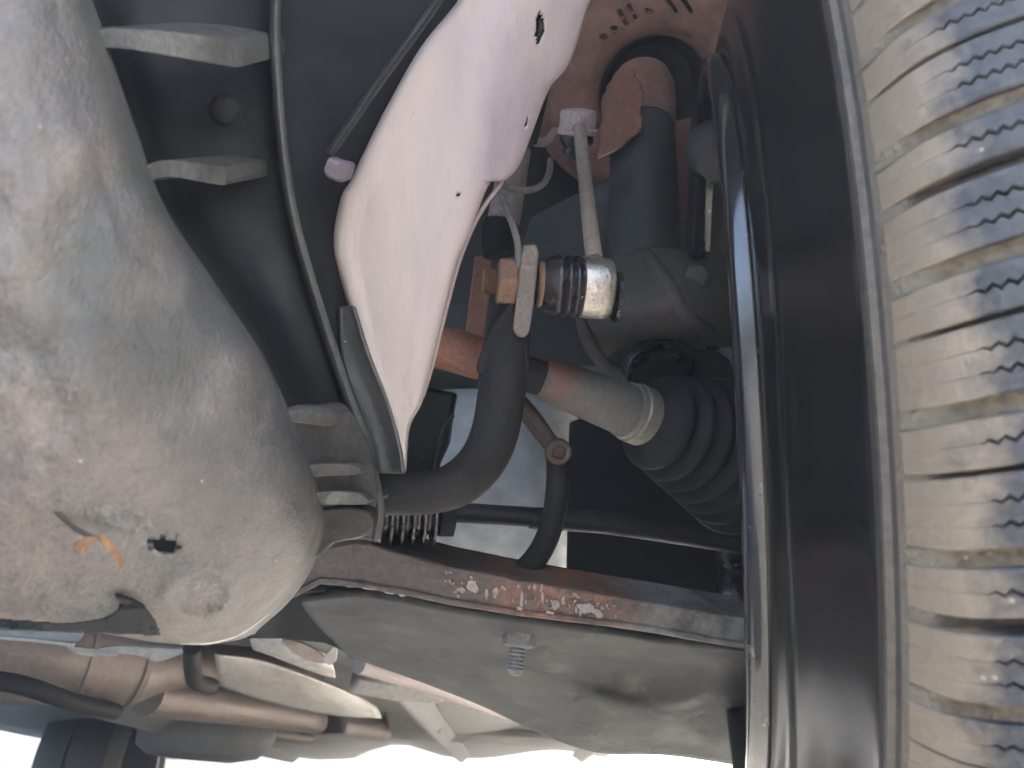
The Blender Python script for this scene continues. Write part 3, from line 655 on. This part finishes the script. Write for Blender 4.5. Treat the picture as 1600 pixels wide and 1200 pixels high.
prism('bracket_plate', [(830, 340, .60), (905, 300, .60), (960, 275, .60), (960, 420, .575), (900, 430, .57), (850, 420, .57), (815, 385, .58)], M['strut'], S, ext=(0, .006, 0), bevel=.001)

# ------------------------------------------------------------------ spring seat with slots
R = thing('spring_seat', 'dusty brown domed spring seat with punched slots above the strut', 'spring seat', P(1010, 120, .68))
ro = P(1022, 150, .70); ra = d2w((-.05, -.80, -.60))
bmD = lathe_bm(ro, ra, [(-.045, .118), (-.043, .112), (-.030, .106), (-.016, .098), (-.004, .086), (.002, .074), (.003, .064), (.000, .056), (-.008, .050), (-.030, .046)], 64, close=False); bvhD = BVHTree.FromBMesh(bmD)
finish('dome', bmD, M['dome'], R, smooth=60)
finish('shade_ring', lathe_bm(ro, ra, [(-.034, .038), (-.014, .046), (-.003, .054), (.001, .060), (-.001, .065), (-.02, .06)], 48, close=False), M['dark'], R, smooth=60)  # black ring put in for the shadow crescent around the bump cap
for (x, y, ln, an) in ((943, 57, 0, 0), (960, 44, 0, 0), (973, 27, 9, 62), (988, 18, 9, 62), (1048, 6, 12, 55), (1072, 6, 12, 55), (1014, 16, 3, 10)):
    ca, sa_ = math.cos(math.radians(an)), math.sin(math.radians(an)); rr = 6.5 if ln else 7
    if ln == 3: rr = 4
    poly = []
    for k in range(16):
        t = 2 * math.pi * k / 16; u = math.cos(t) * rr + (ln if math.cos(t) > 0 else -ln); v = math.sin(t) * rr * .8
        qx, qy = x + u * ca - v * sa_, y + u * sa_ + v * ca; poly.append((qx, qy, hit(bvhD, qx, qy, .70) - .0006))
    bmh = prism_bm(poly, ext=(0, .002, 0))
    s_ = finish('slot', bmh, M['dark'], R, smooth=20)
    pl = [P(*q) for q in poly]; pl.append(pl[0])
    finish('slot_rim', tube_bm(pl, .0009, 8, 1, cap=False), M['dome'], s_, smooth=60)

# ------------------------------------------------------------------ brake shield and caliper behind the rim
Q = thing('brake_shield', 'thin grey brake shield plate with bolted caliper lug inside the wheel', 'brake shield', P(1110, 400, .5))
prism('shield_plate', [(1140, 160, .56), (1190, 160, .56), (1190, 400, .52), (1125, 398, .50), (1108, 392, .50), (1112, 300, .52), (1122, 220, .54)], M['cast'], Q, ext=(.01, .004, 0), bevel=.001)
prism('caliper_lug', [(1092, 150, .50), (1104, 130, .50), (1112, 160, .495), (1106, 250, .48), (1100, 400, .47), (1092, 405, .47), (1080, 400, .47), (1086, 280, .48), (1092, 160, .49)], M['dark'], Q, ext=(0, .02, 0), bevel=.002)
finish('lug_bolt', lathe_bm(P(1116, 232, .475), d2w((-.55, -.75, -.1)), [(-.01, .018), (0, .018), (.006, .0165), (.010, .012), (.012, .006), (.012, 0)], 32), M['strut'], Q, smooth=50)
finish('bolt_head', hexnut_bm(P(1122, 255, .468), d2w((-.3, -.9, -.2)), .013, .008), M['cast'], Q, smooth=25, bevel=.001)

# ------------------------------------------------------------------ cables, pipe
W1 = finish('sensor_cable', tube_bm(pp([(779, 288, .392), (784, 308, .390), (794, 332, .388), (804, 360, .386), (810, 390, .385), (809, 430, .388)]), .0018, 10, 6), M['cable'], None, origin=P(779, 288, .392))
tag(W1, 'thin grey cable running down to the flat end of the stabilizer bar', 'cable')
W2 = finish('sensor_cable', tube_bm(pp([(786, 290, .400), (805, 296, .405), (828, 297, .415), (848, 288, .43), (858, 270, .445), (860, 250, .455)]), .0019, 10, 6), M['cable'], None, origin=P(786, 290, .40))
tag(W2, 'thin grey cable looping right from the rail corner towards the link rod', 'cable')
W3 = finish('brake_pipe', tube_bm(pp([(800, 190, .43), (822, 212, .435), (838, 222, .44), (856, 220, .45), (866, 205, .46)]), .0026, 10, 6), M['pipe'], None, origin=P(800, 190, .43))
tag(W3, 'short pinkish curved pipe left of the link rod upper cup', 'pipe')
J = thing('hose_union', 'pale hose union with black rubber end cap beside the rail', 'hose', P(778, 390, .46))
tube('pipe', [(806, 235, .48), (795, 300, .47), (784, 362, .46)], [.0095, .0098, .0100], M['pipe'], J, seg=20, n=3)
tube('end_cap', [(785, 350, .459), (782, 362, .458), (778, 378, .457), (780, 398, .456)], [.0108, .0112, .0100, .0095], M['dark'], J, seg=20, n=3)
bk = prism('body_stay', [(742, 400, .50), (770, 398, .50), (764, 470, .49), (752, 560, .48), (722, 556, .48), (732, 480, .49)], M['shaft_rust'], None, ext=(0, .006, 0), bevel=.001)
tag(bk, 'flat reddish metal stay behind the rail and the nut', 'stay')

# ------------------------------------------------------------------ lower bits between bar and control arm
G = thing('sensor_bracket', 'brown slotted bracket holding a dark bent rod that drops to the control arm', 'bracket', P(830, 890, .47))
tube('bracket_arm', [(812, 630, .475), (832, 655, .472), (854, 685, .470), (872, 704, .468)], [.0085, .0088, .0082, .0078], M['brown'], G, seg=16, n=4, flat=(1, .6))
finish('eye', lathe_bm(P(873, 706, .461), d2w((.05, -1, -.1)), [(-.004, .0078), (.001, .0078), (.0018, .0068), (.0016, .0044), (-.001, .0038), (-.001, 0)], 28), M['brown'], G)
tube('bent_rod', [(869, 700, .478), (872, 740, .476), (868, 790, .472), (858, 832, .468), (840, 868, .463), (812, 900, .457), (790, 925, .452)], .0073, M['bar'], G, seg=18, n=6)
TR = finish('tie_rod', tube_bm(pp([(600, 795, .55), (700, 800, .55), (830, 808, .55), (838, 810, .55), (940, 816, .555), (1080, 836, .56), (1180, 852, .565)]), [.0072, .0072, .0072, .0080, .0082, .0082, .0082], 20, 4), M['strut'], None, origin=P(640, 800, .55))
tag(TR, 'straight dark tie rod crossing behind the bent rod', 'tie rod')
RB = thing('steering_boot', 'pleated black rubber steering boot below the stabilizer bar', 'rubber boot', P(620, 830, .42))
pf = []
for i in range(7): pf += [(i * .0058, .0135), (i * .0058 + .0015, .0195), (i * .0058 + .0028, .0195), (i * .0058 + .0044, .0135)]
finish('pleats', lathe_bm(P(572, 795, .42), d2w((1, .2, -.05)), pf, 36), M['rubber'], RB, smooth=50)
finish('end_collar', lathe_bm(P(572, 795, .42) + d2w((1, .2, -.05)).normalized() * .040, d2w((1, .2, -.05)), [(0, .010), (0, .0145), (.008, .0145), (.009, .010)], 30), M['dark'], RB)
BB = thing('black_bracket', 'glossy black bracket between the rail tip and the stabilizer bar', 'bracket', P(660, 840, .45))
prism('plate', [(640, 600, .45), (712, 615, .45), (704, 660, .45), (700, 695, .45), (684, 730, .45), (674, 790, .45), (660, 850, .45), (625, 845, .45), (630, 740, .45)], M['lip'], BB, ext=(0, .02, 0), bevel=.003)
tube('raised_edge', [(708, 648, .445), (696, 668, .444), (686, 700, .443), (680, 740, .443), (668, 770, .443)], [.0012, .0016, .0016, .0018, .001], M['lip'], BB, seg=8)

# ------------------------------------------------------------------ lower control arm
A = thing('control_arm', 'long dark lower control arm with flaking rust along its front web', 'control arm', P(800, 980, .43))
def armd(x): return .405 + (x - 450) * .00007
top = [(470, 868), (530, 846), (580, 850), (640, 868), (700, 884), (800, 904), (880, 918), (950, 930), (1020, 941), (1080, 951), (1180, 968)]
bot = [(440, 944), (500, 914), (560, 919), (630, 931), (700, 946), (800, 962), (880, 972), (950, 980), (1020, 990), (1080, 1001), (1180, 1018)]
prism('web', [(x, y, armd(x)) for x, y in top] + [(x, y - 10, armd(x)) for x, y in bot[::-1]], M['arm'], A, ext=(0, .005, 0), bevel=.0012)
prism('web_flange', [(x, y - 3, armd(x) + .0055) for x, y in top] + [(x, y + 9, armd(x) + .0055) for x, y in top[::-1]], M['arm'], A, ext=(0, .03, .004), bevel=.001)
prism('web_flange', [(x, y - 11, armd(x) - .0015) for x, y in bot] + [(x, y, armd(x) - .0015) for x, y in bot[::-1]], M['arm'], A, ext=(0, .03, 0), bevel=.0012)
random.seed(11)
def flake(cx, cy, w_, h_, sl=0):
    n = 11; poly = []
    for k in range(n):
        t = 2 * math.pi * k / n; q = .55 + .6 * random.random()
        x = cx + math.cos(t) * w_ * q; y = cy + math.sin(t) * h_ * q + sl * math.cos(t) * w_ * q
        poly.append((x, y, armd(x) - .0012))
    prism('paint_flake', poly, M['flake'], A, ext=(0, .0018, 0), smooth=0)
for a in ((738, 916, 12, 10, .2), (722, 922, 8, 5, 0), (760, 930, 3, 12, 0), (775, 924, 5, 10, 0), (815, 936, 3, 14, 0), (812, 952, 7, 5, 0), (848, 934, 3, 12, .4), (868, 945, 8, 9, .5), (880, 938, 4, 10, 0), (915, 950, 14, 9, .2), (935, 958, 10, 8, .3), (900, 930, 7, 4, .6), (858, 958, 8, 5, 0), (520, 912, 10, 2.4, .1), (545, 915, 9, 2.6, .1), (575, 919, 10, 2.4, .1), (608, 926, 9, 2.6, .1), (628, 930, 6, 3, .1), (506, 906, 6, 3, 0)):
    flake(*a)
for k in range(34):
    x = random.uniform(690, 965); yb = 946 + (x - 700) * .137
    flake(x, yb - random.uniform(14, 52) * (1 if x < 900 else .7), random.uniform(1.2, 3.2), random.uniform(1.5, 5), random.uniform(-.3, .5))
# underside plate, further back = lower in the view
und = [
 [(470, 935, .43), (560, 925, .43), (640, 936, .43), (720, 952, .43), (820, 966, .435), (940, 982, .44), (1060, 1000, .45), (1290, 1020, .46)],
 [(480, 950, .46), (570, 962, .462), (650, 976, .464), (730, 992, .466), (820, 1010, .47), (940, 1025, .48), (1060, 1040, .49), (1290, 1060, .50)],
 [(500, 975, .50), (580, 990, .50), (655, 1008, .502), (735, 1030, .505), (820, 1055, .51), (930, 1085, .52), (1060, 1095, .525), (1290, 1105, .53)],
 [(525, 1000, .545), (590, 1020, .545), (662, 1045, .545), (745, 1072, .547), (835, 1105, .55), (930, 1135, .555), (1060, 1140, .56), (1290, 1150, .565)],
 [(545, 1020, .58), (600, 1040, .58), (672, 1066, .58), (762, 1102, .582), (845, 1142, .585), (935, 1172, .59), (1060, 1178, .60), (1290, 1215, .61)]]
def undd(x, y):
    u = math.hypot((x - 1010) / 130, (y - 1035) / 62); v = math.hypot((x - 890) / 70, (y - 1030) / 32)
    return .018 * max(0, 1 - u * u) + mnoise.noise(Vector((x * .02, y * .02, 5))) * .0015 + .006 / (1 + math.exp(-(y - 1000 - (x - 700) * .33) * .25)) * -1
grid('underside', und, M['under'], A, nu=8, nv=8, solid=.004, disp=undd)
tube('rolled_edge', [(545, 1021, .577), (600, 1040, .577), (672, 1066, .577), (762, 1102, .579), (845, 1142, .582), (935, 1172, .588)], .0022, M['under'], A, seg=8)
ba = d2w((-.12, -.35, -.95)); bo = P(812, 985, .458)
finish('bolt', lathe_bm(bo, ba, [(-.006, .0115), (0, .0115), (.005, .0105), (.009, .0095), (.010, .006)], 10), M['grime'], A, smooth=30, bevel=.0008)
tb = []
for i in range(6): tb += [(.010 + i * .0022, .0044), (.0111 + i * .0022, .0050)]
finish('bolt_thread', lathe_bm(bo, ba, [(.008, .0048)] + tb + [(.025, .0036), (.026, 0)], 16), M['grime'], A, smooth=25)

# ------------------------------------------------------------------ subframe, shields, exhaust, floor
SF = thing('subframe', 'dark pressed steel subframe corner below the undertray', 'subframe', P(500, 980, .7))
prism('corner', [(380, 1000, .66), (455, 920, .62), (520, 920, .62), (620, 950, .64), (650, 990, .66), (610, 1012, .68), (545, 1024, .70), (505, 1006, .70), (440, 1000, .69)], M['liner'], SF, ext=(0, .08, .02), bevel=.004)
prism('rib', [(500, 930, .60), (545, 940, .61), (600, 990, .63), (602, 1006, .63), (585, 1004, .63), (520, 960, .61)], M['liner'], SF, ext=(0, .03, 0), sm=2, bevel=.002)
HS = thing('heat_shield', 'pale curved heat shield lip beneath the subframe corner', 'heat shield', P(460, 1030, .8))
grid('sheet', [[(392, 986, .78), (430, 992, .78), (470, 1002, .78), (505, 1020, .79), (518, 1034, .80)], [(392, 1000, .79), (430, 1008, .78), (470, 1020, .78), (505, 1038, .79), (522, 1046, .80)], [(396, 1014, .81), (430, 1026, .80), (470, 1042, .80), (505, 1054, .81), (524, 1058, .82)]], M['shield'], HS, nu=6, nv=5, solid=.002)
prism('lip', [(440, 1000, .775), (475, 1006, .775), (503, 1024, .78), (508, 1036, .78), (480, 1032, .78), (455, 1016, .775)], M['exhaust'], HS, ext=(0, .004, 0), sm=3)
prism('tab', [(504, 1030, .76), (528, 1004, .76), (524, 1034, .76), (514, 1040, .76)], M['shield'], HS, ext=(0, .004, 0))

for k, (pts, r, lab) in enumerate((
    ([(-40, 1058, 1.0), (40, 1072, 1.02), (110, 1096, 1.08), (180, 1112, 1.2)], .012, 'dark fuel line curving below the exhaust drum'),
    ([(300, 1012, .9), (300, 1040, .92), (306, 1064, .95), (330, 1072, 1.0)], .010, 'short dark hanger rod between undertray and tunnel shield'),
    ([(560, 1040, .95), (640, 1064, 1.05), (720, 1090, 1.2), (800, 1120, 1.5)], .010, 'thin pale brake line running back under the floor'))):
    q = finish('underbody_line', tube_bm(pp(pts), r, 12, 6), M['bar'] if k < 2 else M['pipe'], None, origin=P(*pts[0])); tag(q, lab, 'pipe')
for k, (pts, d_, lab) in enumerate((
    ([(560, 1060), (640, 1072), (700, 1092), (690, 1102), (600, 1096), (540, 1086)], 1.3, 'small pressed floor bracket right of the tunnel shield'),
    ([(450, 1108), (535, 1116), (540, 1148), (470, 1150), (440, 1130)], 1.9, 'grey box bracket ahead of the rear axle beam'),
    ([(600, 1112), (700, 1120), (690, 1146), (610, 1146)], 2.1, 'flat grey mounting plate near the rear axle beam'))):
    q = finish('chassis_bracket', prism_bm(pts, (0, .05, .02), d_), (M['shield'], M['strut'], M['floor'])[k], None, smooth=30, bevel=.006, origin=P(*pts[0], d_)); tag(q, lab, 'bracket')
CT = thing('catalytic_converter', 'round exhaust converter drum with seam bands seen beneath the undertray', 'exhaust', P(180, 1060, 1.1))
e0 = P(-60, 1010, 1.1); ea = d2w((.30, .30, -.14)).normalized()
finish('drum', lathe_bm(e0, ea, [(0, .06), (.02, .075), (.15, .075), (.152, .079), (.158, .079), (.16, .075), (.235, .075), (.237, .080), (.246, .080), (.248, .074), (.30, .05), (.36, .035), (.6, .035)], 48), M['exhaust'], CT, smooth=40)
prism('shield_strap', [(180, 1010, .95), (270, 1014, .95), (296, 1016, .95), (262, 1030, .95), (242, 1034, .95), (215, 1024, .95), (150, 1018, .95)], M['shield'], CT, ext=(0, .01, 0), sm=3)
prism('tab', [(104, 1010, .95), (145, 1014, .95), (182, 1020, .95), (182, 1025, .95), (150, 1026, .95), (120, 1022, .95)], M['shield'], CT, ext=(0, .004, 0), sm=3)
prism('shield_sheet', [(-60, 985, .93), (0, 985, .93), (60, 986, .93), (130, 990, .93), (122, 1002, .93), (60, 1000, .93), (-60, 994, .93)], M['gear'], CT, ext=(0, .004, 0))
tube('edge_wire', [(-60, 990, .90), (0, 996, .90), (60, 1001, .90), (115, 1008, .90)], .0025, M['shield'], CT, seg=8)

def flo(x, y):                      # underbody plane, falling towards the rear wheels
    return Vector((x, y, .565 - .060 * y))
UB = thing('underbody', 'long grey car underbody running away to the bright rear', 'car underbody', flo(-.6, 1.0))
bm = bmesh.new()
nx, ny = 24, 40; V = []
for i in range(nx + 1):
    row = []
    for j in range(ny + 1):
        x = -1.55 + 1.98 * i / nx; y = 1.0 + 2.92 * j / ny
        p = flo(x, y); p.z += .02 * math.sin(x * 9) * (1 if abs(x + .55) > .2 else 2.2) + mnoise.noise(Vector((x * 3, y * 2, 0))) * .008
        row.append(bm.verts.new(p))
    V.append(row)
for i in range(nx):
    for j in range(ny): bm.faces.new((V[i][j], V[i + 1][j], V[i + 1][j + 1], V[i][j + 1]))
finish('floor_pan', bm, M['floor'], UB, smooth=60, solid=.01)
def box_bm(c, s, bm=None):
    bm = bm or bmesh.new()
    vs = [bm.verts.new(Vector(c) + Vector((s[0] * a / 2, s[1] * b / 2, s[2] * e / 2))) for a in (-1, 1) for b in (-1, 1) for e in (-1, 1)]
    for f in ((0, 1, 3, 2), (4, 6, 7, 5), (0, 4, 5, 1), (2, 3, 7, 6), (0, 2, 6, 4), (1, 5, 7, 3)): bm.faces.new([vs[i] for i in f])
    return bm
for x in (-.95, -.22, .30):
    bm = bmesh.new()
    for k in range(2):
        y0, y1 = .9, 3.7
    a, b = flo(x, .9), flo(x, 3.7)
    bm = tube_bm([a + Vector((0, 0, -.02)), (a + b) / 2 + Vector((0, 0, -.03)), b + Vector((0, 0, -.02))], .045, 4, 4, flat=(1, .7))
    finish('chassis_member', bm, M['floor'], UB, smooth=30, bevel=.006)
bm = box_bm((-.56, 2.3, 1.06), (2.05, 3.3, .85)); finish('cabin_blocker', bm, M['wing'], UB, smooth=0, bevel=.08)  # unseen body box, added to keep the sun off the near parts

bm = box_bm((-.5, .25, .985), (2.0, 1.1, .03)); finish('hood_blocker', bm, M['wing'], UB, smooth=0, bevel=.008)  # unseen slab, added to block the sky overhead and darken the arch
bm = box_bm((.487, .40, .86), (.025, 1.3, .26)); finish('fender_blocker', bm, M['wing'], UB, smooth=0, bevel=.008)  # unseen sheet, added to shade the suspension from the side sun
HT = thing('tunnel_shield', 'wide pale heat shield panel along the exhaust tunnel', 'heat shield', P(450, 1090, 1.25))
grid('sheet', [[(335, 1022, 1.15), (400, 1030, 1.2), (470, 1052, 1.25), (530, 1075, 1.35), (580, 1096, 1.5)], [(338, 1045, 1.18), (400, 1058, 1.22), (460, 1078, 1.28), (530, 1098, 1.38), (590, 1106, 1.52)], [(345, 1072, 1.22), (400, 1090, 1.27), (450, 1104, 1.33), (530, 1118, 1.43), (596, 1122, 1.56)]], M['shield'], HT, nu=6, nv=6, solid=.003)
EP = thing('exhaust_pipe', 'pinkish exhaust pipe running back beneath the tunnel shield', 'exhaust', P(300, 1100, 1.5))
tube('pipe', [(230, 1085, 1.35), (320, 1098, 1.5), (420, 1112, 1.7), (520, 1128, 2.0), (600, 1140, 2.4)], [.035, .035, .033, .033, .033], M['exhaust'], EP, seg=24)
MU = thing('exhaust_silencer', 'grey rounded silencer hanging low near the rear wheel', 'silencer', P(320, 1145, 2.2))
finish('drum', lathe_bm(P(215, 1132, 2.1), d2w((1, .22, -.20)), [(0, .01), (.01, .05), (.04, .068), (.12, .075), (.26, .075), (.33, .06), (.36, .03), (.37, 0)], 36), M['floor'], MU, smooth=60)
tube('tail_pipe', [(395, 1140, 2.25), (440, 1148, 2.35), (480, 1152, 2.5)], .022, M['exhaust'], MU)
bx_ = finish('axle_beam', tube_bm(pp([(480, 1130, 2.3), (600, 1140, 2.4), (760, 1150, 2.5), (940, 1158, 2.6)]), .035, 12, 4, flat=(1, .7)), M['floor'], None, origin=P(700, 1150, 2.5))
tag(bx_, 'grey rear axle beam far under the car near the bright ground', 'axle beam')

RW = thing('car_wheel', 'distant washed-out rear wheel with silver rim beneath the car at lower left', 'wheel', P(165, 1215, 2.5))
wc = P(165, 1215, 2.5); wx = Vector((1, .12, 0)).normalized()
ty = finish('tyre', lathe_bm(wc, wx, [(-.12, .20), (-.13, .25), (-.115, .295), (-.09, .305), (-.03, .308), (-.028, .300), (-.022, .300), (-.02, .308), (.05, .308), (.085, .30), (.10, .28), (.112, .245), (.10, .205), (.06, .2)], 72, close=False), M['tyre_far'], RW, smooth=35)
finish('rim', lathe_bm(wc, wx, [(.10, .206), (.105, .20), (.10, .192), (.03, .185), (-.06, .175), (-.062, .05), (-.05, 0)], 60, close=False), M['alloy'], RW, smooth=40)

# ------------------------------------------------------------------ backdrop inside the wheel arch
GB = thing('gearbox_casing', 'blurred pale blue-grey gearbox casing behind the stabilizer bar', 'gearbox', P(780, 900, .8))
grid('casing', [[(620, 620, .80), (700, 610, .78), (780, 610, .77), (850, 620, .77), (905, 640, .80)], [(600, 700, .79), (690, 700, .76), (780, 700, .75), (860, 710, .755), (915, 730, .79)], [(600, 800, .79), (690, 800, .755), (780, 800, .745), (860, 800, .75), (925, 800, .79)], [(600, 900, .80), (690, 900, .77), (780, 900, .76), (860, 905, .765), (920, 910, .80)], [(600, 1000, .80), (690, 1000, .77), (780, 1000, .76), (860, 1000, .77), (915, 1000, .80)]], M['gear'], GB, nu=6, nv=6, solid=.006)
CG = prism('splash_guard', [(890, 660, .74), (960, 640, .74), (1180, 640, .74), (1180, 842, .73), (1112, 850, .72), (1112, 960, .70), (1108, 1000, .70), (884, 990, .70)], M['liner'], None, ext=(0, .01, 0), bevel=.003)
tag(CG, 'flat black splash guard above the right end of the control arm', 'splash guard')
SD = thing('panel_stack', 'pale stacked panel strips glimpsed in the gap beside the rim', 'panel', P(1135, 950, .95))
for i, (y0, y1) in enumerate(((840, 867), (868, 889), (890, 916))):
    prism('strip', [(1095, y0, .95), (1190, y0 + 2, .95), (1190, y1 + 2, .95), (1095, y1, .95)], M['siding'], SD, ext=(0, .01, 0), bevel=.001)
prism('foot', [(1095, 918, .95), (1190, 920, .95), (1190, 985, .95), (1095, 985, .95)], M['gear'], SD, ext=(0, .01, 0))
KN = finish('ball_joint_boot', lathe_bm(P(1150, 862, .60), d2w((0, -.2, -1)), [(-.02, .01), (-.012, .012), (0, .0145), (.008, .0125), (.013, .009), (.018, .011), (.026, .0165), (.04, .018), (.052, .017), (.06, .014)], 28), M['rubber'], None, origin=P(1150, 930, .6))
tag(KN, 'small black waisted ball joint boot beside the rim above the control arm', 'ball joint')
IW = thing('inner_wing', 'dark inner wing panel behind the strut and drive shaft', 'inner wing', P(1000, 900, .9))
grid('panel', [[(480, -420, .82), (800, -420, .86), (1100, -420, .90), (1500, -420, .95)], [(480, 100, .82), (800, 100, .88), (1100, 100, .92), (1500, 100, .98)], [(500, 500, .82), (800, 500, .90), (1100, 500, .93), (1500, 500, .99)], [(560, 860, .84), (800, 865, .90), (1100, 850, .92), (1500, 850, .98)]], M['wing'], IW, nu=8, nv=8, solid=.006)

# ------------------------------------------------------------------ added air volume standing in for veiling lens glare
bm = box_bm((0, 0, .32), (41, 41, 2.64))
hz = finish('glare_veil', bm, None, None, smooth=0); hz['kind'] = 'stuff'
hm = bpy.data.materials.new('glare_veil_air'); hm.use_nodes = True
for n in list(hm.node_tree.nodes): hm.node_tree.nodes.remove(n)
out = hm.node_tree.nodes.new('ShaderNodeOutputMaterial'); pv = hm.node_tree.nodes.new('ShaderNodeVolumePrincipled')
pv.inputs['Color'].default_value = (1, .985, .96, 1); pv.inputs['Density'].default_value = .28; pv.inputs['Anisotropy'].default_value = .6
hm.node_tree.links.new(pv.outputs[0], out.inputs['Volume'])
hz.data.materials.append(hm)
